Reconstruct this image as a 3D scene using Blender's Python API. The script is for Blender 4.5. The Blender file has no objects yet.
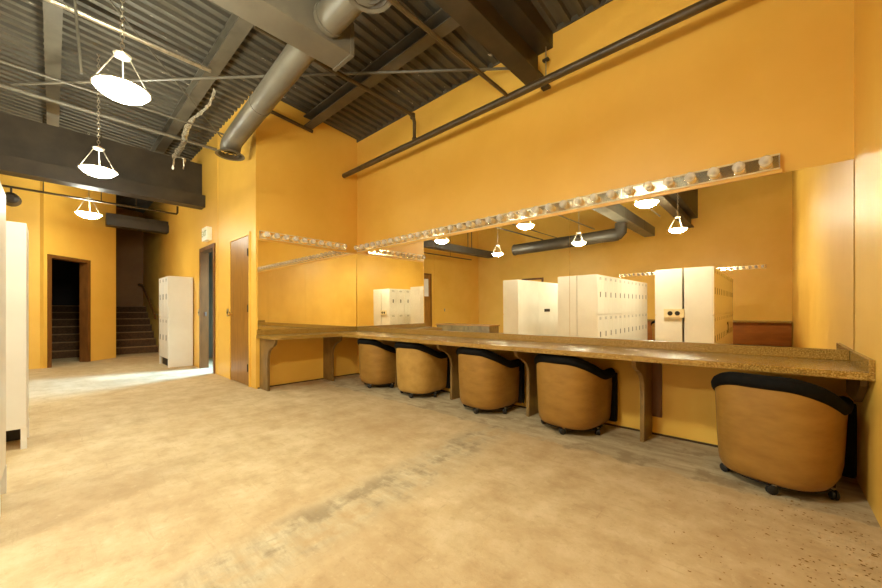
import bpy, bmesh, math, random
from mathutils import Vector, Matrix
random.seed(7)
PI = math.pi
SC = bpy.context.scene
COL = SC.collection

# ------------------------------------------------------------------ materials
def lin(c):
    return tuple(((v / 255) / 12.92 if v / 255 <= .04045 else ((v / 255 + .055) / 1.055) ** 2.4) for v in c) + (1.0,)

def base_mat(name, rough=.5, metal=0.0, spec=.5):
    m = bpy.data.materials.new(name); m.use_nodes = True
    nt = m.node_tree; p = nt.nodes['Principled BSDF']
    p.inputs['Roughness'].default_value = rough
    p.inputs['Metallic'].default_value = metal
    p.inputs['Specular IOR Level'].default_value = spec
    return m, nt, p

def coords(nt, scale=(1, 1, 1)):
    tc = nt.nodes.new('ShaderNodeTexCoord'); mp = nt.nodes.new('ShaderNodeMapping')
    mp.inputs['Scale'].default_value = scale
    nt.links.new(tc.outputs['Object'], mp.inputs['Vector'])
    return mp.outputs['Vector']

def noise(nt, vec, scale, detail=4, rough=.6):
    n = nt.nodes.new('ShaderNodeTexNoise')
    n.inputs['Scale'].default_value = scale; n.inputs['Detail'].default_value = detail
    n.inputs['Roughness'].default_value = rough
    nt.links.new(vec, n.inputs['Vector'])
    return n.outputs['Fac']

def ramp(nt, fac, stops):
    r = nt.nodes.new('ShaderNodeValToRGB'); e = r.color_ramp.elements
    e[0].position, e[0].color = stops[0]; e[1].position, e[1].color = stops[-1]
    for s in stops[1:-1]:
        x = e.new(s[0]); x.color = s[1]
    nt.links.new(fac, r.inputs['Fac'])
    return r.outputs['Color']

def mixc(nt, fac, a, b, mode='MIX'):
    m = nt.nodes.new('ShaderNodeMix'); m.data_type = 'RGBA'; m.blend_type = mode
    for s, v in ((m.inputs[0], fac), (m.inputs[6], a), (m.inputs[7], b)):
        if hasattr(v, 'links'): nt.links.new(v, s)
        else: s.default_value = v
    return m.outputs[2]

def math_(nt, op, a, b=None, clamp=False):
    m = nt.nodes.new('ShaderNodeMath'); m.operation = op; m.use_clamp = clamp
    for s, v in ((m.inputs[0], a), (m.inputs[1], b)):
        if v is None: continue
        if hasattr(v, 'links'): nt.links.new(v, s)
        else: s.default_value = v
    return m.outputs[0]

def smooth(nt, v, lo, hi):
    m = nt.nodes.new('ShaderNodeMapRange'); m.interpolation_type = 'SMOOTHSTEP'
    nt.links.new(v, m.inputs[0]); m.inputs[1].default_value = lo; m.inputs[2].default_value = hi
    return m.outputs[0]

def bump(nt, p, h, strength, dist=.01):
    b = nt.nodes.new('ShaderNodeBump'); b.inputs['Strength'].default_value = strength
    b.inputs['Distance'].default_value = dist
    nt.links.new(h, b.inputs['Height']); nt.links.new(b.outputs['Normal'], p.inputs['Normal'])

def noisy(name, c1, c2, scale=8, rough=.5, metal=0.0, spec=.5, sc=(1, 1, 1), bmp=0, detail=4, lo=.35, hi=.65):
    m, nt, p = base_mat(name, rough, metal, spec)
    v = coords(nt, sc); n = noise(nt, v, scale, detail)
    nt.links.new(ramp(nt, n, [(lo, lin(c1)), (hi, lin(c2))]), p.inputs['Base Color'])
    if bmp: bump(nt, p, n, bmp)
    return m

M = {}
M['paint'] = noisy('yellow_wall_paint', (233, 182, 76), (239, 190, 86), 1.3, .42, spec=.4, bmp=.03)
M['deck'] = noisy('painted_steel_deck', (66, 60, 50), (88, 80, 66), 3, .6, sc=(4, .6, 1), lo=.3, hi=.7)
m = M['deck']; nt = m.node_tree; p = nt.nodes['Principled BSDF']
src = p.inputs['Base Color'].links[0].from_socket
fl = math_(nt, 'MULTIPLY', smooth(nt, noise(nt, coords(nt, (1, .5, 1)), 14, 3), .69, .73), smooth(nt, noise(nt, coords(nt), .7, 2), .48, .6))
nt.links.new(mixc(nt, fl, src, lin((190, 180, 160))), p.inputs['Base Color'])
M['beam'] = noisy('dark_painted_steel', (50, 41, 29), (66, 55, 40), 3, .5)
M['purlin'] = noisy('grey_brown_steel', (74, 67, 55), (92, 84, 70), 3, .5)
M['duct'] = noisy('grey_sheet_metal', (94, 87, 74), (110, 102, 87), 2, .42, spec=.5)
M['pipe'] = noisy('dark_brown_pipe', (64, 50, 30), (84, 66, 40), 5, .4)
M['foil'] = noisy('crinkled_foil', (130, 124, 108), (220, 212, 192), 30, .3, .6, bmp=.6)
M['chrome'] = noisy('polished_chrome', (244, 226, 186), (252, 240, 212), 6, .13, 1.0)
M['steel'] = noisy('brushed_steel', (170, 160, 140), (205, 195, 175), 20, .3, .9)
M['locker'] = noisy('cream_enamel', (226, 219, 206), (234, 228, 216), 2, .35, spec=.45)
M['locker_old'] = noisy('yellowed_cream_enamel', (206, 192, 148), (222, 208, 168), 2, .35, spec=.45)
M['black'] = noisy('black_vinyl', (9, 7, 5), (16, 13, 10), 40, .8, spec=.15, bmp=.1)
M['rubber'] = noisy('black_rubber', (18, 15, 12), (28, 24, 20), 20, .6)
M['vinyl'] = noisy('tan_vinyl', (140, 100, 40), (156, 114, 50), 5, .45, spec=.35, bmp=.06, sc=(1, 1, 2.5))
M['vinyl_pale'] = noisy('pale_olive_tan_vinyl', (164, 124, 58), (180, 140, 70), 9, .42, spec=.4, bmp=.08)
M['wood'] = noisy('brown_varnished_wood', (138, 90, 26), (160, 110, 38), 6, .34, sc=(3, 3, .5), spec=.6)
M['frame'] = noisy('brown_door_frame', (100, 60, 22), (122, 76, 32), 6, .35, sc=(2, 2, .6))
M['leg'] = noisy('worn_brown_laminate', (112, 84, 42), (142, 110, 60), 10, .35, sc=(1, 1, .4))
M['stair'] = noisy('dark_brown_carpet', (74, 48, 22), (98, 66, 34), 30, .9, bmp=.2)
M['nosing'] = noisy('stair_nosing', (128, 94, 52), (146, 108, 62), 20, .6)
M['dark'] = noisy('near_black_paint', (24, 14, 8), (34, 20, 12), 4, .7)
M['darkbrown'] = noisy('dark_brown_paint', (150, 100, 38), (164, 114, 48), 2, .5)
M['white'] = noisy('white_paint', (226, 226, 224), (238, 238, 238), 2, .6)
M['plastic'] = noisy('ivory_plastic', (226, 206, 160), (236, 218, 176), 5, .4)
M['hole'] = noisy('dark_slot', (34, 26, 18), (44, 34, 24), 8, .6)
M['brass'] = noisy('brass', (214, 176, 90), (236, 200, 120), 8, .25, .9)
M['brownpanel'] = noisy('orange_brown_panel', (150, 84, 20), (172, 100, 30), 4, .4, sc=(.6, .6, 3))
M['sign'] = noisy('lit_sign_white', (250, 246, 226), (255, 252, 238), 4, .4)
M['letters'] = noisy('grey_green_letters', (150, 160, 110), (165, 172, 125), 4, .5)
M['dirt'] = noisy('brown_dirt', (120, 88, 36), (156, 120, 56), 40, .9)
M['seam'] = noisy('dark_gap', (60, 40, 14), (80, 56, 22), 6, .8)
M['wood_trim'] = noisy('orange_wood_trim', (232, 182, 84), (238, 190, 92), 3, .4)  # plain yellow-orange wood strip between mirrors and bulb strips

# laminate counter: speckled
m, nt, p = base_mat('speckled_tan_laminate', .22, 0, .6); M['laminate'] = m
v = coords(nt); n1 = noise(nt, v, 160, 2); n2 = noise(nt, v, 3, 3)
c = ramp(nt, n1, [(.36, lin((112, 78, 26))), (.5, lin((150, 112, 45))), (.66, lin((194, 156, 86)))])
c = mixc(nt, math_(nt, 'MULTIPLY', n2, .3), c, lin((160, 126, 56)))
nt.links.new(c, p.inputs['Base Color'])

# mirror
m, nt, p = base_mat('silvered_mirror', .0, 1.0); M['mirror'] = m
v = coords(nt); n1 = noise(nt, v, 2.2, 5)
nt.links.new(ramp(nt, n1, [(.3, lin((243, 236, 220))), (.7, lin((249, 243, 229)))]), p.inputs['Base Color'])
# mirror damage
m, nt, p = base_mat('flaked_mirror_backing', .6); M['damage'] = m
v = coords(nt); n1 = noise(nt, v, 22, 5)
nt.links.new(ramp(nt, n1, [(.36, lin((44, 28, 10))), (.5, lin((86, 62, 22))), (.66, lin((128, 108, 48)))]), p.inputs['Base Color'])

# clear bulb glass
m, nt, p = base_mat('clear_bulb_glass', .03); M['glass'] = m
v = coords(nt); n1 = noise(nt, v, 30, 2)
nt.links.new(ramp(nt, n1, [(.3, (1, .98, .94, 1)), (.7, (1, 1, .98, 1))]), p.inputs['Base Color'])
p.inputs['Roughness'].default_value = .08; p.inputs['Specular IOR Level'].default_value = .9
tr = nt.nodes.new('ShaderNodeBsdfTransparent'); mx = nt.nodes.new('ShaderNodeMixShader'); mx.inputs[0].default_value = .42
tr.inputs[0].default_value = (1, .98, .94, 1)
nt.links.new(tr.outputs[0], mx.inputs[1]); nt.links.new(p.outputs[0], mx.inputs[2])
nt.links.new(mx.outputs[0], nt.nodes['Material Output'].inputs['Surface'])

def emit(name, col, strength):
    m, nt, p = base_mat(name, .5)
    v = coords(nt); n = noise(nt, v, 5, 2)
    cc = ramp(nt, n, [(.3, tuple(x * .97 for x in col) + (1,)), (.7, col + (1,))])
    nt.links.new(cc, p.inputs['Base Color']); nt.links.new(cc, p.inputs['Emission Color'])
    p.inputs['Emission Strength'].default_value = strength
    return m
LAMP = 190.0
for k_, f_ in (('lamp_soft', .55), ('lamp_mid', .56), ('lamp_rear', .98), ('lamp', 1.15)):
    M[k_] = emit('opal_glass_' + k_, (.97, 1.0, .84), LAMP * f_)
M['daywall'] = noisy('daylit_white_wall', (120, 122, 134), (130, 134, 146), 2, .7)

# floor: worn adhesive-stained concrete
m, nt, p = base_mat('worn_concrete_floor', .6, 0, .35); M['floor'] = m
v = coords(nt)
sep = nt.nodes.new('ShaderNodeSeparateXYZ'); nt.links.new(v, sep.inputs[0])
big = noise(nt, v, .9, 5, .6); mid = noise(nt, v, 5, 6, .65); fine = noise(nt, v, 60, 3, .7)
st = noise(nt, coords(nt, (1.2, 7, 1)), 1.6, 6, .7); st2 = noise(nt, coords(nt, (6, 1.1, 1)), 2.2, 6, .7)
tan = ramp(nt, mid, [(.3, lin((176, 148, 106))), (.5, lin((194, 168, 126))), (.7, lin((208, 184, 144)))])
tan = mixc(nt, math_(nt, 'MULTIPLY', smooth(nt, big, .42, .68), .45), tan, lin((166, 132, 86)))
tan = mixc(nt, math_(nt, 'MULTIPLY', smooth(nt, st, .55, .75), .45), tan, lin((172, 142, 98)))
gray = ramp(nt, st, [(.3, lin((146, 126, 95))), (.5, lin((178, 160, 126))), (.7, lin((204, 188, 152)))])
gray = mixc(nt, math_(nt, 'MULTIPLY', smooth(nt, mid, .5, .62), .7), gray, lin((134, 112, 80)))
# bare strip along the counter wall
yy = math_(nt, 'ADD', sep.outputs['Y'], math_(nt, 'MULTIPLY', math_(nt, 'SUBTRACT', mid, .5), .35))
k1 = smooth(nt, yy, 2.58, 2.63)
# rubbed band running towards the counter
xx = math_(nt, 'ADD', math_(nt, 'ADD', sep.outputs['X'], math_(nt, 'MULTIPLY', sep.outputs['Y'], .13)), 1.44)
xx = math_(nt, 'ADD', xx, math_(nt, 'MULTIPLY', math_(nt, 'SUBTRACT', big, .5), .25))
k2 = math_(nt, 'SUBTRACT', 1.0, smooth(nt, math_(nt, 'ABSOLUTE', xx), .07, .26))
k2 = math_(nt, 'MULTIPLY', k2, smooth(nt, math_(nt, 'ADD', math_(nt, 'MULTIPLY', st2, .35), math_(nt, 'MULTIPLY', mid, .65)), .36, .56))
k2 = math_(nt, 'MULTIPLY', k2, 1.0)
k = math_(nt, 'MAXIMUM', math_(nt, 'MULTIPLY', k1, .9), k2)
c = mixc(nt, k, tan, gray)
c = mixc(nt, math_(nt, 'MULTIPLY', smooth(nt, fine, .6, .78), .35), c, lin((160, 126, 82)))
c = mixc(nt, math_(nt, 'MULTIPLY', smooth(nt, st2, .66, .72), .3), c, lin((120, 96, 66)))
blot = noise(nt, v, 17, 6, .75)
c = mixc(nt, math_(nt, 'MULTIPLY', smooth(nt, blot, .52, .70), .38), c, lin((156, 126, 82)))
c = mixc(nt, math_(nt, 'MULTIPLY', smooth(nt, math_(nt, 'SUBTRACT', 1.0, blot), .55, .70), .35), c, lin((216, 194, 154)))
sw = noise(nt, coords(nt, (1.6, 22, 1)), 1.3, 8, .75); sw2 = noise(nt, coords(nt, (9, 2, 1)), 4, 8, .75)
c = mixc(nt, math_(nt, 'MULTIPLY', smooth(nt, sw, .56, .72), .45), c, lin((158, 128, 86)))
c = mixc(nt, math_(nt, 'MULTIPLY', smooth(nt, sw2, .58, .70), .40), c, lin((150, 120, 80)))
c = mixc(nt, math_(nt, 'MULTIPLY', smooth(nt, sw2, .30, .42), -.35), c, lin((150, 120, 80)))
nt.links.new(c, p.inputs['Base Color'])
bump(nt, p, math_(nt, 'ADD', mid, math_(nt, 'MULTIPLY', fine, .4)), .25)

# ------------------------------------------------------------------ mesh building
class MB:
    def __init__(s): s.bm = bmesh.new()
    def box(s, x0, x1, y0, y1, z0, z1, bev=0):
        vs = [s.bm.verts.new((x, y, z)) for z in (z0, z1) for x, y in ((x0, y0), (x1, y0), (x1, y1), (x0, y1))]
        fs = [s.bm.faces.new([vs[i] for i in f]) for f in ((3, 2, 1, 0), (4, 5, 6, 7), (0, 1, 5, 4), (1, 2, 6, 5), (2, 3, 7, 6), (3, 0, 4, 7))]
        if bev:
            es = list({e for f in fs for e in f.edges})
            bmesh.ops.bevel(s.bm, geom=es, offset=bev, segments=2, profile=.6, affect='EDGES')
        return s
    def prism(s, pts, z0, z1, bev=0, xf=None):
        """pts: polygon (a,b) CCW extruded z0..z1; xf maps (a,b,z) -> (x,y,z)"""
        xf = xf or (lambda a, b, c: (a, b, c))
        lo = [s.bm.verts.new(xf(a, b, z0)) for a, b in pts]; hi = [s.bm.verts.new(xf(a, b, z1)) for a, b in pts]
        n = len(pts); fs = [s.bm.faces.new(lo[::-1]), s.bm.faces.new(hi)]
        for i in range(n):
            fs.append(s.bm.faces.new((lo[i], lo[(i + 1) % n], hi[(i + 1) % n], hi[i])))
        if bev:
            es = list({e for f in fs[:2] for e in f.edges})
            bmesh.ops.bevel(s.bm, geom=es, offset=bev, segments=3, profile=.6, affect='EDGES')
        return s
    def tube(s, path, r, n=12, cap=True):
        path = [Vector(q) for q in path]; rs = r if isinstance(r, (list, tuple)) else [r] * len(path)
        rings = []; up = None
        for i, q in enumerate(path):
            if i == 0: t = path[1] - q
            elif i == len(path) - 1: t = q - path[i - 1]
            else: t = (path[i + 1] - q).normalized() + (q - path[i - 1]).normalized()
            t.normalize()
            if up is None:
                up = Vector((0, 0, 1)) if abs(t.z) < .9 else Vector((1, 0, 0))
            a = t.cross(up).normalized(); b = a.cross(t).normalized(); up = b
            f = 1.0
            if 0 < i < len(path) - 1:
                ca = max(.5, (path[i + 1] - q).normalized().dot(t)); f = 1 / ca
            rings.append([s.bm.verts.new(q + (a * math.cos(2 * PI * j / n) * f + b * math.sin(2 * PI * j / n)) * rs[i]) for j in range(n)])
        for i in range(len(rings) - 1):
            for j in range(n):
                s.bm.faces.new((rings[i][j], rings[i][(j + 1) % n], rings[i + 1][(j + 1) % n], rings[i + 1][j]))
        if cap:
            s.bm.faces.new(rings[0][::-1]); s.bm.faces.new(rings[-1])
        return s
    def lathe(s, prof, n=24, xf=None):
        """prof: (r,z) list bottom->top ; r=0 allowed at ends"""
        xf = xf or (lambda x, y, z: (x, y, z)); rings = []
        for r, z in prof:
            if r < 1e-6: rings.append([s.bm.verts.new(xf(0, 0, z))])
            else: rings.append([s.bm.verts.new(xf(r * math.cos(2 * PI * j / n), r * math.sin(2 * PI * j / n), z)) for j in range(n)])
        for a, b in zip(rings, rings[1:]):
            for j in range(n):
                k = (j + 1) % n
                if len(a) == 1: s.bm.faces.new((a[0], b[k], b[j]))
                elif len(b) == 1: s.bm.faces.new((a[j], a[k], b[0]))
                else: s.bm.faces.new((a[j], a[k], b[k], b[j]))
        return s
    def build(s, name, mat, parent=None, smooth=False, fix=True):
        me = bpy.data.meshes.new(name)
        if fix: bmesh.ops.recalc_face_normals(s.bm, faces=s.bm.faces[:])
        s.bm.to_mesh(me); s.bm.free()
        if smooth:
            for q in me.polygons: q.use_smooth = True
        me.materials.append(mat)
        o = bpy.data.objects.new(name, me); COL.objects.link(o)
        if parent: o.parent = parent
        if smooth:
            try:
                me.set_sharp_from_angle(angle=math.radians(40))
            except Exception: pass
        return o

def tag(o, label, cat, group=None, kind=None):
    o['label'] = label; o['category'] = cat
    if group: o['group'] = group
    if kind: o['kind'] = kind
    return o
def empty(name, loc, label, cat, group=None, rz=0):
    o = bpy.data.objects.new(name, None); COL.objects.link(o); o.location = loc; o.rotation_euler = (0, 0, rz)
    o.empty_display_size = .1
    return tag(o, label, cat, group)
def struct(o):
    o['kind'] = 'structure'; return o
def copy_tree(o, parent=None):
    c = o.copy(); COL.objects.link(c)
    if parent: c.parent = parent
    for ch in KIDS.get(o.name) or o.children: copy_tree(ch, c)
    return c
KIDS = {}

# ------------------------------------------------------------------ room frame (metres; camera stands at the origin)
YM, XR, XE, YD = 3.34, .37, -4.93, 1.79     # counter wall, right wall, short end wall, door wall
XL, YF, XB = -9.53, -6.1, -13.5             # left wall, opposite wall, end of the stair passage
HT = 4.75
def deckz(y): return 3.749 + .085 * (YM - y)

b = MB().box(XB - .2, XR + .1, YF - .1, YM + .2, -.1, 0); struct(b.build('floor', M['floor']))
struct(MB().box(XE - .1, XR + .1, YM, YM + .1, 0, HT).build('wall_main', M['paint']))
struct(MB().box(XR, XR + .1, YF - .1, YM, 0, HT).build('wall_right', M['paint']))
struct(MB().box(XE - .1, XE, YD + .10, YM, 0, HT).build('wall_end', M['paint']))
# door wall with the exit doorway (x -7.49..-6.72) and the closed door (x -5.93..-5.117)
b = MB()
for x0, x1, z0 in ((XB - .1, -7.49, 0), (-7.49, -6.66, 2.10), (-6.66, -5.90, 0), (-5.90, -5.14, 2.07), (-5.14, XE, 0)):
    b.box(x0, x1, YD, YD + .10, z0, HT)
struct(b.build('wall_door_side', M['paint']))
# opposite wall and left wall
struct(MB().box(XL - .1, XR + .1, YF - .1, YF, 0, HT).build('wall_opposite', M['paint']))
struct(MB().box(XL - .1, XL, YF, -.09, 0, HT).build('wall_left', M['paint']))
# angled wall with a doorway
P0 = Vector((-9.53, -.07, 0)); P1 = Vector((-10.59, .94, 0)); U = (P1 - P0).normalized(); L = (P1 - P0).length
ang = math.atan2(U.y, U.x)
def onwall(o):
    o.location = P0; o.rotation_euler = (0, 0, ang); return o
# local: x along wall, +y = behind the wall side?  (normal chosen below)
NB = Vector((-U.y, U.x, 0))           # local +y in world
SG = 1 if NB.dot(Vector((-1, -1, 0))) > 0 else -1   # side facing away from the room
b = MB()
def lb(x0, x1, d0, d1, z0, z1, bev=0): b.box(x0, x1, min(SG * d0, SG * d1), max(SG * d0, SG * d1), z0, z1, bev)
lb(-.06, .03, 0, .12, 0, HT); lb(.03, .82, 0, .12, 2.03, HT); lb(.82, L, 0, .12, 0, HT)
struct(onwall(b.build('wall_angled', M['paint'])))
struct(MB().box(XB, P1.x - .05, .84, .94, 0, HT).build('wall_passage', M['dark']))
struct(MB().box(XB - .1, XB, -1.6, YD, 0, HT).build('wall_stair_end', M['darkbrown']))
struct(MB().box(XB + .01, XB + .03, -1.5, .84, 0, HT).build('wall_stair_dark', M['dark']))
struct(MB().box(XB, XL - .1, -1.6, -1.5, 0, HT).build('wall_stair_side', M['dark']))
# daylit lobby behind the exit doorway
struct(MB().box(-9.1, -9.0, YD + .10, 3.9, 0, 2.9).build('wall_lobby_left', M['daywall']))
struct(MB().box(-9.1, -5.1, 3.9, 4.0, 0, 2.9).build('wall_lobby_back', M['daywall']))
struct(MB().box(-5.2, -5.1, YD + .10, 3.9, 0, 2.9).build('wall_lobby_right', M['daywall']))
struct(MB().box(-9.1, -5.1, YD + .10, 4.0, 2.9, 3.0).build('ceiling_lobby', M['daywall']))

# corrugated deck, ribs along Y
bm = bmesh.new(); prof = []; x = XB - .2; P = .136
while x < XR + .2:
    prof += [(x, 0), (x + .056, 0), (x + .068, .038), (x + .124, .038)]; x += P
ends = (YF - .1, YM + .12)
rows = [[bm.verts.new((px, y, deckz(y) + pz)) for px, pz in prof] for y in ends]
tops = [[bm.verts.new((px, y, deckz(y) + .12)) for px in (prof[0][0], prof[-1][0])] for y in ends]
for i in range(len(prof) - 1):
    bm.faces.new((rows[0][i], rows[0][i + 1], rows[1][i + 1], rows[1][i]))
bm.faces.new((tops[0][0], tops[0][1], tops[1][1], tops[1][0]))
b = MB(); b.bm.free(); b.bm = bm
struct(b.build('ceiling', M['deck']))

struct(MB().box(XE, XR - .001, YM - .014, YM - .001, deckz(YM) - .012, deckz(YM) + .06).build('trim_3', M['deck']))
struct(MB().box(-6.52, -6.50, YD - .006, YD, 0, 3.8).build('trim_4', M['paint']))
# thin dark strip for the gap line at the wall base
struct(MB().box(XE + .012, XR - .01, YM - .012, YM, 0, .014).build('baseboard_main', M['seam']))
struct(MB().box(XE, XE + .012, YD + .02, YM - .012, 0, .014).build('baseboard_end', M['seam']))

# ------------------------------------------------------------------ doors
def hinge(parent, x, y, z):
    MB().tube([(x, y, z - .05), (x, y, z + .05)], .012, 8).build('hinge', M['hole'], parent, True)
# closed door
f = struct(MB().box(-5.93, -5.885, YD - .015, YD + .1, 0, 2.075).build('door_frame_1', M['paint']))
b = MB(); b.box(-5.93, -5.885, YD - .015, YD + .1, 0, 2.035); b.box(-5.155, -5.115, YD - .015, YD + .1, 0, 2.035); b.box(-5.93, -5.115, YD - .015, YD + .1, 2.035, 2.075)
bpy.data.objects.remove(f)
d = bpy.data.objects.new('door_1', None); COL.objects.link(d); struct(d)
b.build('door_frame', M['paint'], d)
MB().box(-5.88, -5.16, YD - .008, YD + .04, .01, 2.03, .003).build('door_slab', M['wood'], d)
MB().box(-5.155, -5.150, YD - .017, YD - .014, .01, 2.03).build('door_gap', M['hole'], d)
k = MB(); k.lathe([(0, .06), (.022, .055), (.03, .042), (.026, .03), (.012, .022), (.012, .006), (.03, .004), (.03, 0)], 16, lambda x, y, z: (-5.82 + x, YD - .008 - z, .97 + y)); k.build('door_knob', M['brass'], d, True)
for z in (.25, 1.05, 1.8): hinge(d, -5.157, YD - .018, z)
# exit doorway
d = bpy.data.objects.new('door_2', None); COL.objects.link(d); struct(d)
b = MB()
b.box(-7.51, -7.44, YD - .02, YD + .11, 0, 2.06); b.box(-6.71, -6.64, YD - .02, YD + .11, 0, 2.06); b.box(-7.51, -6.64, YD - .02, YD + .11, 2.06, 2.12)
b.build('door_frame', M['frame'], d)
MB().box(-6.75, -6.715, YD + .12, YD + .87, .01, 2.05).build('door_slab', M['frame'], d)
MB().box(-7.441, -7.435, YD + .05, YD + .075, .93, 1.0).build('strike_plate', M['steel'], d)
# doorway in the angled wall
d = bpy.data.objects.new('door_3', None); COL.objects.link(d); struct(d); onwall(d)
b = MB(); lb(.0, .06, -.02, .14, 0, 1.98); lb(.77, .83, -.02, .14, 0, 1.98); lb(.0, .83, -.02, .14, 1.98, 2.04)
b.build('door_frame', M['frame'], d)
b = MB(); lb(.07, .105, .15, .85, .01, 1.97); b.build('door_slab', M['frame'], d)
for z in (.3, 1.05, 1.75):
    b = MB(); lb(.060, .072, .06, .13, z - .05, z + .05); b.build('hinge', M['steel'], d)
# dark door on the left wall and recess door on the opposite wall (seen in the mirrors)
d = bpy.data.objects.new('door_4', None); COL.objects.link(d); struct(d)
b = MB(); b.box(XL, XL + .03, -3.12, -3.06, 0, 2.3); b.box(XL, XL + .03, -2.26, -2.2, 0, 2.3); b.box(XL, XL + .03, -3.12, -2.2, 2.3, 2.36); b.build('door_frame', M['frame'], d)
MB().box(XL, XL + .02, -3.06, -2.26, .01, 2.3).build('door_slab', M['wood'], d)
MB().box(XL + .02, XL + .024, -2.95, -2.37, 1.5, 2.15).build('door_pane', M['white'], d)
d = bpy.data.objects.new('door_5', None); COL.objects.link(d); struct(d)
b = MB(); b.box(-7.35, -7.28, YF, YF + .03, 0, 2.12); b.box(-6.5, -6.43, YF, YF + .03, 0, 2.12); b.box(-7.35, -6.43, YF, YF + .03, 2.12, 2.19); b.build('door_frame', M['frame'], d)
MB().box(-7.28, -6.5, YF, YF + .02, .01, 2.12).build('door_slab', M['paint'], d)

# stairs
def stairs(name, y0, y1, label):
    e = empty(name, (-11.25, (y0 + y1) / 2, 0), label, 'stairs', 'carpeted stair flights')
    h = (y1 - y0) / 2
    for i in range(7):
        MB().box(-.28 * (i + 1) - (.0 if i < 6 else .0), -.28 * i, -h, h, 0, .166 * (i + 1)).build('step', M['stair'], e) if i < 6 else \
            MB().box(XB + 11.25 + .04, -.28 * i, -h, h, 0, .166 * (i + 1)).build('step', M['stair'], e)
        MB().box(-.28 * i - .03, -.28 * i + .012, -h, h, .166 * (i + 1) - .02, .166 * (i + 1) + .004).build('nosing', M['nosing'], e)
    return e
stairs('staircase', .96, 1.78, 'short dark carpeted stairs up the passage beside the tall cream locker')
stairs('staircase', -1.45, .82, 'dark carpeted stairs seen through the brown framed doorway')
# handrail
e = empty('handrail', (-13.3, 1.70, 1.78), 'brown wall handrail sloping down beside the passage stairs', 'handrail')
MB().tube([(-.1, 0, 0), (.25, 0, -.02), (.35, 0, -.05), (2.15, 0, -.86), (2.2, 0, -.95)], .024, 10).build('rail', M['frame'], e, True)
MB().lathe([(0, -.05), (.035, -.035), (.05, 0), (.035, .035), (0, .05)], 14, lambda a, b_, c: (a - .12, b_, c)).build('end_knob', M['brass'], e, True)
for x, z in ((.1, 0), (1.1, -.38), (2.0, -.79)):
    MB().tube([(x, 0, z), (x, .03, z - .05), (x, .088, z - .05)], .01, 8).build('bracket', M['steel'], e, True)

# ------------------------------------------------------------------ mirrors
segs = [(-4.925, -3.19), (-3.188, -1.412), (-1.41, XR - .004)]
lab = ['mirror panel on the counter wall beside the inside corner',
       'middle mirror panel on the counter wall between two seams',
       'mirror panel on the counter wall ending at the bare right wall']
mirs = []
for (x0, x1), l in zip(segs, lab):
    o = MB().box(x0, x1, -.006, 0, 0, 1.168).build('mirror_panel', M['mirror'])
    o.location = (0, YM - .006, .766); o.rotation_euler = (math.radians(.40), 0, 0)
    tag(o, l, 'mirror', 'wall mirrors above the counter'); mirs.append(o)
o = MB().box(XE, XE + .006, YD + .02, YM - .022, .766, 1.934).build('mirror_panel', M['mirror'])
tag(o, 'mirror on the short end wall beside the closed brown door', 'mirror', 'wall mirrors above the counter')
struct(MB().box(-4.9, .05, YM - .03, YM, 1.936, 1.960).build('trim_1', M['wood_trim']))
struct(MB().box(XE, XE + .02, YD + .01, YM - .02, 1.936, 1.960).build('trim_2', M['wood_trim']))

# ------------------------------------------------------------------ vanity bulb strips
housing_cache = {}
BULB = None
def light_strip(loc, rz, length, nb, label, group):
    """local: x along strip, -y out of the wall, z up; origin at lower left back"""
    global BULB
    e = empty('vanity_light_strip', loc, label, 'light fixture', group, rz)
    MB().box(.002, length - .002, -.035, 0, 0, .098, .003).build('housing', M['chrome'], e)
    for z in (-.003, .092): MB().box(.0, length, -.042, -.034, z, z + .009).build('edge_rail', M['plastic'], e)
    MB().box(-.001, .004, -.04, 0, -.002, .10).build('end_cap', M['steel'], e)
    MB().box(length - .004, length + .001, -.04, 0, -.002, .10).build('end_cap', M['steel'], e)
    st = length / nb
    for i in range(nb):
        if BULB is None:
            g = [(0, .098), (.016, .096), (.028, .088), (.036, .074), (.037, .062), (.032, .046), (.021, .030), (.015, .022), (.015, .012)]
            bb = MB().lathe(g, 14, lambda x, y, z: (x, -z, y)); bo = bb.build('bulb', M['glass'], e, True)
            so = MB().lathe([(.012, .034), (.022, .034), (.028, .028), (.031, .010), (.031, 0), (.014, 0)], 12, lambda x, y, z: (x, -z, y)).build('socket', M['plastic'], bo, True)
            fo = MB().tube([(-.008, -.028, 0), (-.010, -.055, 0), (0, -.062, .002), (.010, -.055, 0), (.008, -.028, 0)], .0022, 5).build('filament', M['hole'], bo)
            BULB = (bo, so, fo)
        else:
            bo = BULB[0].copy(); COL.objects.link(bo); bo.parent = e
            for q in BULB[1:]:
                so = q.copy(); COL.objects.link(so); so.parent = bo
        bo.location = (st * (i + .5), -.035, .049)
    return e
SEG = .984
lab = ['chrome strip of clear bulbs above the counter mirrors, the one ending nearest the right wall',
       'chrome strip of clear bulbs above the counter mirrors, second from the right wall',
       'chrome strip of clear bulbs above the counter mirrors, third of the five',
       'chrome strip of clear bulbs above the counter mirrors, second from the inside corner',
       'chrome strip of clear bulbs above the counter mirrors, starting at the inside corner']
for i in range(5):
    light_strip((.04 - SEG * (i + 1), YM - .001, 1.962), 0, SEG - .002, 7, lab[i], 'bulb strips along the counter wall')
light_strip((XE + .001, 1.83, 1.962), PI / 2, 1.28, 10, 'chrome strip of ten clear bulbs on the short end wall', None)
for i in range(4):
    light_strip((-.12 - .9 * i, YF + .001, 2.02), PI, .898, 7, 'chrome bulb strip on the far opposite wall above the brown counter', 'bulb strips on the opposite wall')

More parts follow.
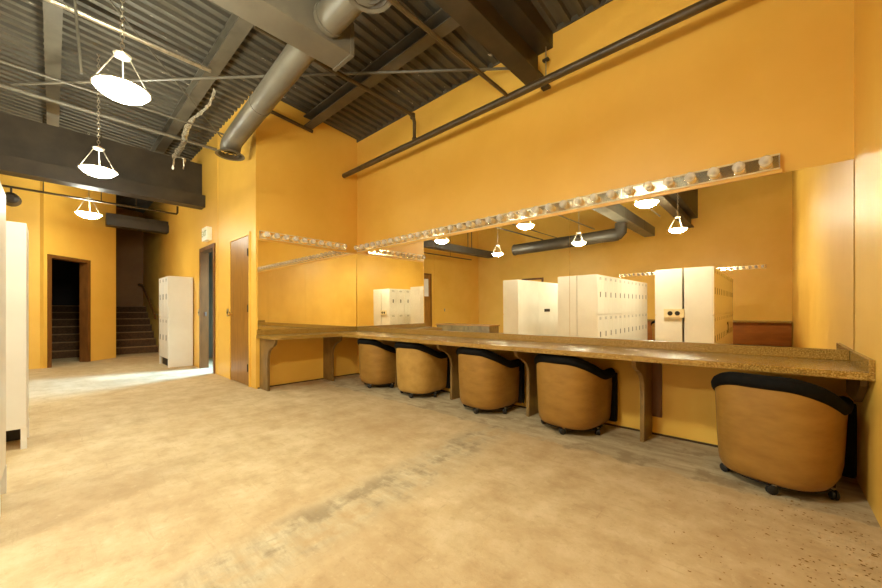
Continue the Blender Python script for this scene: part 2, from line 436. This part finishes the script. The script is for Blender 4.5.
# ------------------------------------------------------------------ L-shaped counter
def arc(cx, cy, r, a0, a1, n=6):
    return [(cx + r * math.cos(math.radians(a0 + (a1 - a0) * i / n)), cy + r * math.sin(math.radians(a0 + (a1 - a0) * i / n))) for i in range(n + 1)]
ct = empty('vanity_counter', (0, 0, 0), 'long L-shaped speckled tan laminate counter under the wall mirrors', 'counter')
CF, CX = 2.716, -4.40
outline = [(XE + .001, YM - .001), (XE + .001, YD + .005)] + [(CX - .12, YD + .005)] + arc(CX - .12, YD + .125, .12, -90, 0)[1:] + [(CX, CF - .06)] + [(CX + .018, CF - .018), (CX + .06, CF)] + [(XR - .001, CF), (XR - .001, YM - .001)]
MB().prism(outline, .66, .70, .008).build('countertop', M['laminate'], ct)
MB().box(XE + .022, XR - .022, YM - .022, YM - .001, .7005, .765, .003).build('backsplash', M['laminate'], ct)
MB().box(XR - .021, XR - .001, CF + .004, YM - .001, .7005, .765, .003).build('backsplash', M['laminate'], ct)
MB().box(XE + .001, XE + .021, YD + .01, YM - .001, .7005, .765, .003).build('backsplash', M['laminate'], ct)
prof = [(0, 0), (.26, 0), (.255, .25), (.25, .40), (.262, .46), (.30, .515), (.36, .555), (.43, .575), (.47, .60), (.49, .635), (.49, .659), (0, .659)]
for x in (-3.67, -2.69, -1.716, -.737):
    MB().prism(prof, -.015, .015, .003, xf=lambda a, z, c, x=x: (x + c, YM - .002 - a, z)).build('leg', M['leg'], ct)
    MB().box(x + .016, x + .085, YM - .022, YM - .002, .15, .659, .002).build('cleat', M['frame'], ct)
MB().prism([(0, .5), (.3, .5), (.42, .575), (.47, .61), (.49, .659), (0, .659)], -.03, 0, .003, xf=lambda a, z, c: (XR - .004 + c, YM - .002 - a, z)).build('bracket', M['leg'], ct)
prof2 = [(a * 1.0 if i else 0, z) for i, (a, z) in enumerate(prof)]
for y, w in ((1.85, .03), (2.755, .03)):
    MB().prism([(a * 1.0, z) for a, z in prof], -w / 2, w / 2, .003, xf=lambda a, z, c, y=y: (XE + .002 + a * .98, y + c, z)).build('leg', M['leg'], ct)

# ------------------------------------------------------------------ barrel chairs
def chair_path(n=44):
    W, D, F = .258, .282, .20
    pts = []
    for i in range(n + 1):
        t = -1 + 2 * i / n            # -1..1
        th = t * math.radians(90)
        e = 2 / 2.7
        sx = math.copysign(abs(math.sin(th)) ** e, math.sin(th)); cy = abs(math.cos(th)) ** e
        pts.append((W * sx, -D * cy))
    front = [(W - .0, .05), (W - .005, .12), (W - .015, F)]
    return [(-a, b_) for a, b_ in front[::-1]] + pts + front
def resample(p, n):
    ds = [0]
    for a, b_ in zip(p, p[1:]): ds.append(ds[-1] + math.hypot(b_[0] - a[0], b_[1] - a[1]))
    out = []; j = 0
    for i in range(n + 1):
        t = ds[-1] * i / n
        while j < len(ds) - 2 and ds[j + 1] < t: j += 1
        f = (t - ds[j]) / (ds[j + 1] - ds[j] + 1e-9)
        out.append((p[j][0] + (p[j + 1][0] - p[j][0]) * f, p[j][1] + (p[j + 1][1] - p[j][1]) * f))
    return out
def make_chair(label, group):
    e = empty('barrel_chair', (0, 0, 0), label, 'chair', group)
    N = 56; path = resample(chair_path(), N)
    def top(u):               # u -1..1 along the rim; high at the back, dropping in an S to the arm fronts
        a = abs(u); s = min(1, max(0, (a - .14) / .66)); s = s * s * (3 - 2 * s)
        return .608 - .135 * s
    def nrm(i):
        a = path[max(0, i - 1)]; c = path[min(N, i + 1)]
        dx, dy = c[0] - a[0], c[1] - a[1]; l = math.hypot(dx, dy)
        return (dy / l, -dx / l)
    def shell(off_in, z_prof):
        bm = bmesh.new(); rows = []
        for i in range(N + 1):
            nx, ny = nrm(i); px, py = path[i]; T = top(-1 + 2 * i / N); row = []
            for (k_, zf, o_) in z_prof:
                z = zf if k_ == 'a' else T + zf
                sc = 1.0
                q = o_ + off_in
                row.append(bm.verts.new((px + nx * q, py + ny * q, z)))
            rows.append(row)
        for a, c in zip(rows, rows[1:]):
            for j in range(len(a) - 1): bm.faces.new((a[j], c[j], c[j + 1], a[j + 1]))
        b = MB(); b.bm.free(); b.bm = bm
        return b, rows
    # outward normal check: path runs from -x front to +x front through the back (-y)
    s_ = -1 if nrm(N // 2)[1] > 0 else 1
    def zp(items): return [(k_, z, o_ * s_) for k_, z, o_ in items]
    bo, _ = shell(0, zp([('a', .052, -.06), ('a', .056, -.04), ('a', .068, -.022), ('a', .095, -.009), ('a', .14, -.002), ('a', .25, .004), ('a', .38, .010), ('t', -.03, .014), ('t', .0, .012), ('t', .005, .0)]))
    so = bo.build('outer_shell', M['vinyl'], e, True)
    bi, _ = shell(0, zp([('t', .005, -.04), ('t', -.04, -.066), ('a', .36, -.068), ('a', .25, -.068), ('a', .045, -.066)]))
    bi.build('inner_back', M['black'], e, True)
    # front edges of the arms and underside
    for i, sx in ((0, -1), (N, 1)):
        px, py = path[i]; T = top(-1 if i == 0 else 1)
        MB().box(px - (.04 if sx < 0 else .072), px + (.072 if sx < 0 else .04), py - .004, py + .05, .064, T + .01, .014).build('arm_front', M['black'], e, True)
    poly = [(x * .9, y * .9) for x, y in path]
    MB().prism(poly, .062, .09).build('seat_base', M['black'], e)
    # padded black roll on the rim
    rim = [(path[i][0] - nrm(i)[0] * s_ * .006, path[i][1] - nrm(i)[1] * s_ * .006, top(-1 + 2 * i / N) + .006) for i in range(N + 1)]
    l, r = rim[0], rim[-1]
    rim = [(l[0] , l[1] + .018, .40), (l[0], l[1] + .02, l[2] - .03)] + rim + [(r[0], r[1] + .02, r[2] - .03), (r[0], r[1] + .018, .40)]
    MB().tube(rim, .041, 12).build('rim_roll', M['black'], e, True)
    seat = [(x * .73, y * .73 if y < 0 else y) for x, y in path[3:-3]] ; seat += [(.16, .25), (0, .265), (-.16, .25)]
    MB().prism(seat, .30, .42, .03).build('seat_cushion', M['black'], e, True)
    MB().lathe([(0, .061), (.22, .061), (.24, .052), (.24, .044), (.0, .044)], 20).build('swivel_base', M['rubber'], e)
    first = None
    for k in range(5):
        a = math.radians(-90 + 72 * k + 12)
        if first is None:
            c = MB().lathe([(0, -.018), (.018, -.018), (.026, -.012), (.026, -.004), (.02, -.002), (.02, .002), (.026, .004), (.026, .012), (.018, .018), (0, .018)], 14, lambda x, y, z: (z, x - .012, y + .0268)).build('caster', M['rubber'], e, True)
            MB().tube([(0, 0, .03), (0, 0, .058)], .012, 8).build('caster_stem', M['steel'], c, True)
            first = c
        else:
            c = first.copy(); COL.objects.link(c); c.parent = e
            q = first.children[0].copy(); COL.objects.link(q); q.parent = c
        c.location = (.235 * math.cos(a), .235 * math.sin(a), 0); c.rotation_euler = (0, 0, a + .6)
    return e
ch0 = make_chair('tan vinyl barrel chair with black rim beside the right wall, largest of the row', 'barrel chairs under the counter')
cl = [((.018, 2.915), -.25, None),
      ((-1.275, 3.065), -.10, 'tan vinyl barrel chair with black rim, second from the right wall'),
      ((-2.165, 3.06), -.06, 'tan vinyl barrel chair with black rim, middle one of the five under the counter'),
      ((-3.15, 3.055), .12, 'paler olive-tan barrel chair with black rim, between the middle chair and the corner chair'),
      ((-3.92, 3.055), .02, 'tan vinyl barrel chair with black rim deepest toward the inside corner'),
      ((-2.3, -5.2), PI, 'tan barrel chair under the brown counter on the far opposite wall')]
for (x, y), rz, l in cl:
    c = ch0 if l is None else copy_tree(ch0)
    c.location = (x, y, 0); c.rotation_euler = (0, 0, rz)
    if l: c['label'] = l
    if l and 'paler' in l:
        for q in c.children:
            if q.name.startswith('outer_shell'):
                q.data = q.data.copy(); q.data.materials[0] = M['vinyl_pale']
    if l and 'opposite' in l: del c['group']

# ------------------------------------------------------------------ pendant lamps
def pendant(x, y, z, label, mat, proto=None):
    top = deckz(y) - z
    e = empty('pendant_lamp', (x, y, z), label, 'lamp', 'shallow bowl pendant lamps')
    R = .164
    if proto is None:
        pr = [(0, -.055), (.05, -.051), (.095, -.036), (.135, -.012), (R, .02), (R - .008, .024), (.13, -.004), (.09, -.024), (.05, -.038), (0, -.042)]
        MB().lathe(pr, 28).build('bowl', M[mat], e, True)
        MB().lathe([(R - .004, .018), (R + .008, .02), (R + .008, .03), (R - .006, .03), (R - .004, .018)], 28).build('rim', M['steel'], e, True)
        MB().lathe([(0, .262), (.05, .264), (.055, .28), (.03, .292), (.012, .30), (0, .30)], 16).build('hub', M['steel'], e, True)
        for k in range(3):
            a = 2 * PI * k / 3 + .9
            MB().tube([(.04 * math.cos(a), .04 * math.sin(a), .27), ((R) * math.cos(a), (R) * math.sin(a), .026)], .0042, 6).build('arm', M['steel'], e)
    else:
        for q in proto.children:
            if q.name.startswith('chain'): continue
            c = q.copy(); COL.objects.link(c); c.parent = e
            if q.name.startswith('bowl'): c.data = q.data.copy(); c.data.materials[0] = M[mat]
    b = MB(); zz = .295; i = 0
    while zz < top:
        a = PI / 2 * (i % 2); r1 = .012
        loop = [(r1 * math.cos(t) * math.cos(a), r1 * math.cos(t) * math.sin(a), zz + .022 + .022 * math.sin(t)) for t in [2 * PI * j / 8 for j in range(8)]]
        b.tube(loop + [loop[0]], .003, 5); zz += .034; i += 1
    b.build('chain', M['steel'], e)
    return e
pl = [(-3.55, .35, 'lit bowl pendant lamp on a chain, the largest looking of those overhead'),
      (-5.77, .36, 'lit bowl pendant lamp hanging in front of the dark deep beam'),
      (-8.45, .41, 'lit bowl pendant lamp hanging beyond the dark deep beam, lowest looking'),
      (-1.43, .39, 'lit bowl pendant lamp near the round duct, largest of those in the mirror'),
      (-1.45, -2.24, 'lit bowl pendant lamp over the locker aisles nearest the right wall'),
      (-3.55, -2.3, 'lit bowl pendant lamp over the middle of the locker rows'),
      (-6.0, -2.35, 'lit bowl pendant lamp over the open floor past the locker rows')]
proto = None
for x, y, l in pl:
    e = pendant(x, y, 2.63, l, 'lamp_rear' if y < 0 else 'lamp' if x > -1.5 else 'lamp_mid' if x > -4 else 'lamp_soft', proto); proto = proto or e

# ------------------------------------------------------------------ beams, ducts, pipes
def sbox(parent, name, mat, x0, x1, y0, y1, z0, loc, gap=.006):
    b = MB(); v = b.bm.verts.new
    L_ = Vector(loc)
    q = [v((x, y, z) ) for x in (x0, x1) for y, z in ((y0, z0), (y1, z0), (y1, deckz(y1 + L_.y) - gap - L_.z), (y0, deckz(y0 + L_.y) - gap - L_.z))]
    for f in ((0, 1, 2, 3), (7, 6, 5, 4), (0, 4, 5, 1), (1, 5, 6, 2), (2, 6, 7, 3), (3, 7, 4, 0)): b.bm.faces.new([q[i] for i in f])
    return b.build(name, mat, parent)
def beam_y(x0, x1, z0, zt, y0, y1, label, fl=.05):
    e = empty('steel_beam', ((x0 + x1) / 2, y0, z0), label, 'beam', 'steel roof beams')
    w = (x1 - x0) / 2; Ly = y1 - y0; t = zt - z0
    e['kind'] = 'thing'
    MB().box(-w, w, 0, Ly, 0, fl).build('flange', M['beam'], e)
    return e
e = beam_y(-1.87, -1.68, 3.34, 3.9, YF + .001, YM - .001, 'deep dark brown steel beam running into the counter wall', .03)
sbox(e, 'upper_box', M['beam'], -.11, .19, 0, YM - YF - .002, .26, e.location)
MB().box(-.03, .03, 0, YM - YF - .002, .03, .26).build('web', M['beam'], e)
# beam 2 (deep, lit lower flange)
e = empty('steel_beam', (-7.2, -3.9, 2.81), 'deep dark beam with a paler lower flange crossing behind two hanging lamps', 'beam', 'steel roof beams'); e['kind'] = 'thing'
MB().box(-.24, 0, 0, YD + 3.898, 0, .205, .004).build('flange', M['beam'], e)
MB().box(-.62, -.20, 3.2, YD + 3.898, .205, .80).build('web', M['beam'], e)
for y in (1.1, 1.3, 2.6): MB().tube([(-.12, y, .2), (-.12, y, deckz(y - 3.9) - 2.82)], .012, 8).build('hanger_rod', M['beam'], e)
e = empty('steel_beam', (-10.07, .75, 2.80), 'dark steel beam crossing the stair passage', 'beam', 'steel roof beams'); e['kind'] = 'thing'
MB().box(-.25, 0, 0, YD - .751, 0, .17, .004).build('flange', M['beam'], e)
MB().box(-.22, -.06, 0, YD - .751, .17, .26).build('web', M['beam'], e)
# purlins along X
def purlin(y, x0, x1, w, h, label):
    zt = deckz(y + w / 2) - .006
    e = empty('roof_purlin', (x0, y, zt - h), label, 'beam', 'roof purlins under the metal deck'); e['kind'] = 'thing'
    MB().box(0, x1 - x0, -w / 2, w / 2, 0, .012).build('flange', M['purlin'], e)
    MB().box(0, x1 - x0, w / 2 - .012, w / 2, .012, h).build('web', M['purlin'], e)
    MB().box(0, x1 - x0, -w / 2, w / 2, h - .016, h).build('upper_flange', M['purlin'], e)
purlin(2.50, XE + .0, -1.9, .13, .15, 'grey steel purlin between the end wall and the dark beam')
purlin(1.25, -9.45, -1.90, .13, .15, 'grey steel purlin running behind the round duct, foil hanging from it')
purlin(0.0, -9.45, -1.90, .13, .15, 'grey steel purlin above the largest looking hanging lamp')
purlin(-1.3, -9.45, -1.90, .13, .15, 'grey steel purlin over the locker ends')
purlin(-2.6, -9.45, -1.90, .13, .15, 'grey steel purlin over the middle of the locker rows')
# torn foil
e = MB()
def strip(path, w):
    for (a, b_) in zip(path, path[1:]):
        pass
bm = e.bm; x = -4.95; prev = None
def foil_row(x, y, z, w):
    j = lambda a: random.uniform(-a, a)
    return [bm.verts.new((x + j(.01), y - w + j(.01), z + j(.012))), bm.verts.new((x + j(.01), y + j(.012), z - .02 + j(.02))), bm.verts.new((x + j(.01), y + w + j(.01), z + j(.012)))]
def link(a, c):
    bm.faces.new((a[0], c[0], c[1], a[1])); bm.faces.new((a[1], c[1], c[2], a[2]))
while x > -7.1:
    f = (-4.95 - x) / 2.15
    cur = foil_row(x, 1.335 + .03 * math.sin(9 * f), 3.705 - .16 * f * f - .03 * math.sin(7 * f) ** 2, .012 + .035 * f)
    if prev: link(prev, cur)
    prev = cur; x -= .05
for side in (0, 1):
    q = prev
    for k in range(5):
        cur = foil_row(-7.12 - .012 * k + .1 * side, 1.33 + .12 * side, 3.50 - .04 * k, .022 - .002 * k)
        link(q, cur); q = cur
tag(e.build('foil_wrap', M['foil'], None, True, fix=False), 'crinkled silvery foil insulation hanging loose from a grey purlin', 'insulation')

# rectangular trunk duct
e = empty('trunk_duct', (-2.78, -5.9, 3.20), 'rectangular grey trunk duct with an open tee, ending short of the counter wall', 'duct')
MB().box(-.14, .14, 0, 7.65, 0, .27, .004).build('trunk', M['duct'], e)
MB().box(-.148, .148, 7.62, 7.655, -.008, .278, .003).build('end_flange', M['duct'], e)
for y in (1.2, 3.0, 4.8, 6.2): MB().box(-.146, .146, y, y + .03, -.006, .276, .002).build('joint_band', M['duct'], e)
# round ducts
e = empty('round_duct', (-2.92, 1.5, 3.34), 'grey round duct sloping from the rectangular trunk down to a round diffuser', 'duct', 'round branch ducts')
MB().tube([(0, 0, 0), (-2.06, .045, -.165), (-2.15, .047, -.19), (-2.20, .05, -.235), (-2.21, .05, -.28)], .112, 24).build('pipe_run', M['duct'], e, True)
MB().tube([(-1.15, .026, -.092), (-1.19, .027, -.095)], .117, 24).build('joint_band', M['duct'], e, True)
def diffuser(parent, x, y, z):
    MB().lathe([(.118, .0), (.12, -.02), (.165, -.045), (.17, -.055), (.15, -.055), (.11, -.03)], 24, lambda a, b_, c: (a + x, b_ + y, c + z)).build('diffuser', M['duct'], parent, True)
    for r in (.03, .07, .11):
        MB().lathe([(r, -.03), (r + .022, -.05), (r + .026, -.05), (r + .004, -.028), (r, -.03)], 20, lambda a, b_, c: (a + x, b_ + y, c + z)).build('diffuser_ring', M['beam'], parent, True)
diffuser(e, -2.21, .05, -.27)
e = empty('round_duct', (-2.64, 1.5, 3.34), 'short grey round duct leaving the other side of the trunk to its own diffuser', 'duct', 'round branch ducts')
MB().tube([(0, 0, 0), (.40, 0, .01), (.50, 0, .0), (.56, 0, -.05), (.57, 0, -.07)], .118, 24).build('pipe_run', M['duct'], e, True)
diffuser(e, .57, 0, -.06)
MB().tube([(.02, 0, .002), (.05, 0, .003)], .126, 24).build('joint_band', M['duct'], e, True)
e = empty('round_duct', (-6.0, -3.3, 2.87), 'long dark round duct over the locker rows seen in the mirror', 'duct', 'round branch ducts')
MB().tube([(0, 0, 0), (3.07, 0, .05)], .165, 24).build('pipe_run', M['beam'], e, True)
MB().tube([(0, 0, 0), (.03, 0, 0)], .175, 24).build('end_cap', M['beam'], e, True)
MB().tube([(3.0, 0, .05), (3.07, 0, .05), (3.13, 0, .12), (3.15, 0, .32)], .15, 24).build('riser', M['beam'], e, True)
# sprinkler main along the counter wall
e = empty('sprinkler_pipe', (XE, 3.09, 3.13), 'brown sprinkler pipe running along high on the counter wall', 'pipe')
MB().tube([(.005, 0, 0), (-XE + XR - .005, 0, .02)], .036, 14).build('main_run', M['pipe'], e, True)
MB().tube([(1.62, -1.9, .36), (1.62, -.1, .34), (1.62, -.02, .32), (1.62, 0, .26), (1.62, 0, .03)], .022, 10).build('branch', M['pipe'], e, True)
for p_ in ((1.62, 0, .03), (1.62, -.03, .325)):
    MB().tube([(p_[0], p_[1], p_[2] - .03), (p_[0], p_[1], p_[2] + .03)], .032, 10).build('fitting', M['pipe'], e, True)
# far pipe beyond the deep beam
e = empty('conduit_pipe', (-8.27, -4, 2.85), 'thin dark pipe hung level below the ceiling beyond the deep beam', 'pipe')
MB().tube([(0, 0, 0), (0, 5.58, .0), (0, 5.6, .03), (0, 5.6, .15)], .018, 10).build('main_run', M['pipe'], e, True)
for y in (1.2, 3.9, 4.55, 5.0): MB().tube([(0, y, 0), (0, y, 1.2)], .007, 6).build('hanger_rod', M['pipe'], e)
# conduits and rods under the deck
def rod(name, pts, r, label, cat, mat='purlin', grp=None):
    tag(MB().tube(pts, r, 8).build(name, M[mat], None, True), label, cat, grp)
rod('conduit', [(-5.86, YF + .05, 3.62), (-5.90, 1.78, 3.60)], .013, 'thin pale conduit strung under the metal deck above the largest looking lamp', 'conduit', 'duct')
rod('conduit', [(-6.42, YF + .05, 3.62), (-6.54, 1.78, 3.60)], .024, 'thicker grey conduit running under the metal deck just before the deep beam', 'conduit', 'duct')
rod('conduit', [(-4.50, YF + .05, 3.72), (-4.62, 1.2, 3.70)], .022, 'pale bright conduit running up under the deck toward the foil-wrapped purlin', 'conduit', 'steel')
rod('conduit', [(-1.93, -3, 3.15), (-1.93, 3.0, 3.15), (-1.93, 3.04, 3.14)], .018, 'dark thin conduit alongside the deep brown beam', 'conduit', 'pipe')
rod('tie_rod', [(-6.9, -.64, 3.66), (-2.0, 3.32, 3.58)], .014, 'thin grey tie rod crossing diagonally under the deck to the counter wall', 'rod', 'duct')
rod('tie_rod', [(-3.2, -.4, 3.72), (-6.3, 1.78, 3.72)], .008, 'slender wire crossing diagonally above the largest looking lamp', 'wire', 'purlin')
rod('drop_rod', [(-4.2, .1, 3.9), (-4.22, .16, 2.98)], .010, 'thin rod dropping from the deck beside the largest looking lamp', 'rod', 'purlin')
rod('wall_pipe', [(XE + .06, YD + .1, 3.66), (XE + .06, 2.54, 3.60)], .024, 'short dark pipe stub high on the end wall under the purlin', 'pipe', 'pipe')
e = empty('beam_hanger', (-1.63, 3.28, 3.2), 'threaded rod hanger with clamp beside the brown beam end', 'hanger')
MB().tube([(0, 0, 0), (0, 0, .85)], .006, 6).build('threaded_rod', M['steel'], e)
MB().box(-.03, .03, -.02, .02, .26, .28, .003).build('clamp', M['beam'], e)
MB().box(-.04, .04, -.03, .03, -.01, .012, .003).build('foot_plate', M['beam'], e)
# flood-lamp like fitting hanging by the left lockers
e = empty('spotlight', (-8.27, -.42, 2.70), 'dark can-shaped fitting hanging from the thin pipe above the cream lockers', 'lamp')
MB().lathe([(0, -.15), (.085, -.15), (.10, -.12), (.08, .07), (.04, .11), (0, .11)], 16, lambda a, b_, c: (c * .9, a, b_ - .02)).build('can', M['beam'], e, True)
MB().tube([(0, 0, .05), (0, 0, .15)], .012, 8).build('yoke', M['beam'], e)

# ------------------------------------------------------------------ exit sign, switches
e = empty('exit_sign', (-6.96, YD, 2.19), 'small boxy white EXIT sign on the wall above the exit doorway', 'sign')
MB().box(-.14, .14, -.08, 0, 0, .22, .006).build('box', M['sign'], e)
t = bpy.data.curves.new('lettering', 'FONT'); t.body = 'EXIT'; t.size = .135; t.extrude = .002; t.align_x = 'CENTER'; t.align_y = 'CENTER'
o = bpy.data.objects.new('lettering', t); COL.objects.link(o); o.parent = e; o.location = (0, -.082, .11); o.rotation_euler = (PI / 2, 0, 0); t.materials.append(M['letters'])
bpy.context.view_layer.update()
me = bpy.data.meshes.new_from_object(o.evaluated_get(bpy.context.evaluated_depsgraph_get())); me.name = 'lettering'
if not me.materials: me.materials.append(M['letters'])
n_ = bpy.data.objects.new('lettering', me); COL.objects.link(n_); n_.parent = e; n_.location = o.location; n_.rotation_euler = o.rotation_euler
bpy.data.objects.remove(o); n_.name = 'lettering'
def switch(x, y, z, rz, label):
    e = empty('light_switch', (x, y, z), label, 'switch', None, rz)
    MB().box(-.035, .035, -.006, 0, -.057, .057, .002).build('plate', M['steel'], e)
    MB().box(-.008, .008, -.014, -.005, -.018, .018, .002).build('toggle', M['hole'], e)
switch(-6.03, YD - .001, .99, 0, 'light switch on the yellow wall beside the closed brown door')
switch(-7.60, YD - .001, .99, 0, 'light switch on the yellow wall beside the exit doorway')
switch(XL + .001, -3.87, .98, PI / 2, 'light switch on the far left wall, seen in the mirror')

# ------------------------------------------------------------------ lockers
def make_locker(W, D, label, group, mat, mat2=None):
    e = empty('locker', (0, 0, 0), label, 'locker', group)
    w, d = W / 2, D / 2; cw = W / 3
    MB().box(-w + .002, w - .002, -d + .018, d, .15, 1.65, .004).build('body', M[mat], e)
    for sx in (-1, 1):
        for sy in (-1, 1):
            MB().box(sx * w - (.03 if sx > 0 else 0), sx * w + (0 if sx > 0 else .03), sy * (d - .02) - .015, sy * (d - .02) + .015, 0, .15).build('leg', M[mat], e)
    MB().box(-w + .03, w - .03, -d + .05, -d + .06, .0, .15).build('kick_plate', M['hole'], e)
    first = None
    for r in range(2):
        for c in range(3):
            if first is None:
                dr = MB().box(-cw / 2 + .006, cw / 2 - .006, -.018, 0, .006, .744, .003).build('door', M[mat], e)
                MB().box(-.018, .018, -.021, -.016, .33, .43, .002).build('handle', M['hole'], dr)
                for k in range(3):
                    MB().box(-.05, .05, -.0195, -.017, .66 + .018 * k, .666 + .018 * k).build('vent', M['hole'], dr)
                first = dr
            else:
                dr = first.copy(); COL.objects.link(dr); dr.parent = e
                for q in first.children:
                    n = q.copy(); COL.objects.link(n); n.parent = dr
            dr.location = (-w + cw * (c + .5), -d + .018, .15 + .75 * r)
    return e
lk = make_locker(.79, .38, 'tall cream six-door locker standing against the yellow wall by the exit doorway', None, 'locker')
lk.location = (-8.345, 1.585, 0)
MB().box(.375, .394, -.17, .188, .002, .15).build('side_skirt', M['locker'], lk)
# rows of lockers behind the viewpoint: bank units 0.9 m wide
lk2 = make_locker(.9, .38, 'cream locker bank', 'cream locker banks', 'locker')
pos = []
ordw = ['end unit', 'second unit', 'third unit', 'last unit']
Y0 = -.175
for i in range(4):
    pos.append((-.65 - .19, Y0 - .45 - .9 * i, PI / 2, 'cream lockers nearest the right wall, doors toward that wall, ' + ordw[i]))
for i in range(2):
    pos.append((-1.44 + .19, Y0 - .45 - .9 * i, -PI / 2, 'cream lockers nearest the right wall, doors toward the aisle, ' + ordw[i]))
for i in range(4):
    pos.append((-2.37 - .19, Y0 - .45 - .9 * i, PI / 2, 'cream lockers in the middle row, doors toward the right wall, ' + ordw[i]))
pos.append((-3.14 + .19, Y0 - .45, -PI / 2, 'cream lockers in the middle row, doors away from the right wall, end unit'))
for i in range(3):
    pos.append((-4.01 - .19, Y0 + .045 - .45 - .9 * i, -PI / 2, 'cream lockers with blank backs turned to the middle row, ' + ordw[i]))
for i, (x, y, rz, l) in enumerate(pos):
    c = lk2 if i == 0 else copy_tree(lk2)
    c.location = (x, y, 0); c.rotation_euler = (0, 0, rz); c['label'] = l
e0 = [q for q in bpy.data.objects if q.get('label', '').startswith('cream lockers nearest the right wall, doors toward that wall, third')][0]
c = MB().tube([(.10 * math.cos(math.radians(a)) * .8 + .05, -.194, .62 + .10 * math.sin(math.radians(a))) for a in range(40, 330, 20)], .008, 6).build('scrawl', M['hole'], e0); c['label'] = 'dark curved scrawl'
e0 = [q for q in bpy.data.objects if q.get('label', '').startswith('cream lockers with blank backs') and 'second' in q['label']][0]
MB().box(-.14, .14, .190, .196, .94, 1.01).build('plate', M['hole'], e0)
# outlet on the end of the row nearest the right wall
e = empty('power_outlet', (-1.17, Y0 + .001, .93), 'steel outlet plate with two dark sockets on the locker row end', 'outlet', None, PI)
MB().box(-.14, .14, -.02, 0, -.07, .07, .004).build('plate', M['plastic'], e)
for x in (-.05, .05): MB().lathe([(0, .004), (.036, .004), (.036, 0)], 16, lambda a, b_, c, x=x: (a + x, -.02 - c, b_)).build('socket', M['hole'], e)
# brown counter along the opposite wall
e = empty('vanity_cabinet', (-1.8, YF, 0), 'orange-brown vanity cabinet along the far opposite wall under a bulb strip', 'counter')
MB().box(-1.9, XR + 1.79, .001, .55, .60, .64, .004).build('countertop', M['laminate'], e)
MB().box(-1.88, XR + 1.78, .40, .43, .02, .60).build('front_panel', M['brownpanel'], e)
# low pale bench-cupboard
e = empty('storage_bench', (-7.1, -2.2, 0), 'low brown cupboard standing past the locker rows, seen in the mirror', 'cupboard')
MB().box(-1.05, 1.05, -.25, .25, .06, .50, .004).build('carcass', M['leg'], e)
MB().box(-1.08, 1.08, -.27, .27, .50, .54, .004).build('top', M['darkbrown'], e)
MB().box(-1.0, 1.0, -.22, .22, 0, .06).build('plinth', M['hole'], e)

# floor debris near the right wall
b = MB()
for i in range(520):
    t = random.random() ** .7
    x = XR - .03 - abs(random.gauss(0, .28)); y = random.uniform(1.25, 2.72)
    if x < -.4: continue
    s = random.uniform(.0015, .007); a = random.uniform(0, PI)
    vs = [b.bm.verts.new((x + s * math.cos(a + q) * random.uniform(.6, 1.3), y + s * math.sin(a + q) * random.uniform(.6, 1.3), .0015 + .001 * random.random())) for q in (0, 1.3, 2.6, 4.2)]
    b.bm.faces.new(vs)
o = b.build('floor_debris', M['dirt'], fix=False)
tag(o, 'scattered brown crumbs of dirt on the floor by the right wall', 'debris', kind='stuff')

# ------------------------------------------------------------------ light
def area(name, loc, target, sx, sy, power, col):
    l = bpy.data.lights.new(name, 'AREA'); l.shape = 'RECTANGLE'; l.size = sx; l.size_y = sy; l.energy = power; l.color = col
    o = bpy.data.objects.new(name, l); COL.objects.link(o); o.location = loc
    l.spread = math.radians(110)
    o.rotation_euler = (Vector(target) - Vector(loc)).to_track_quat('-Z', 'Y').to_euler()
    return o
area('lobby_daylight', (-7.10, 3.05, 1.35), (-7.15, 1.0, .4), .4, 1.6, 120, (.26, .56, 1.0))
s = bpy.data.lights.new('lobby_sunbeam', 'SPOT'); s.energy = 520; s.color = (.85, .93, 1); s.spot_size = math.radians(9); s.spot_blend = 1; s.shadow_soft_size = .03
o = bpy.data.objects.new('lobby_sunbeam', s); COL.objects.link(o); o.location = (-6.98, 3.3, 1.75)
o.rotation_euler = (Vector((-7.38, .65, 0)) - Vector(o.location)).to_track_quat('-Z', 'Y').to_euler()

w = bpy.data.worlds.new('world'); SC.world = w; w.use_nodes = True
w.node_tree.nodes['Background'].inputs[0].default_value = (1, .85, .6, 1)
w.node_tree.nodes['Background'].inputs[1].default_value = .05

# ------------------------------------------------------------------ camera
cam = bpy.data.cameras.new('camera'); co = bpy.data.objects.new('camera', cam); COL.objects.link(co)
FPX = 358.5
cam.sensor_width = 36; cam.sensor_fit = 'HORIZONTAL'; cam.lens = 36 * FPX / 882
cam.shift_y = (312.0 - 294.0) / 882; cam.clip_start = .02
co.location = (0, 0, 1.0); co.rotation_euler = (PI / 2, 0, math.radians(42.735))
SC.camera = co

# ------------------------------------------------------------------ render feel
SC.view_settings.view_transform = 'Standard'
SC.view_settings.look = 'None'
SC.view_settings.exposure = 0.33
cy = SC.cycles
cy.use_denoising = True
try: cy.denoiser = 'OPENIMAGEDENOISE'
except Exception: pass
cy.max_bounces = 14; cy.diffuse_bounces = 7; cy.glossy_bounces = 8; cy.transmission_bounces = 8; cy.transparent_max_bounces = 8
cy.caustics_reflective = True; cy.caustics_refractive = False
cy.sample_clamp_indirect = 0.0; cy.blur_glossy = .3
try:
    cy.use_guiding = True; cy.use_surface_guiding = True
except Exception: pass
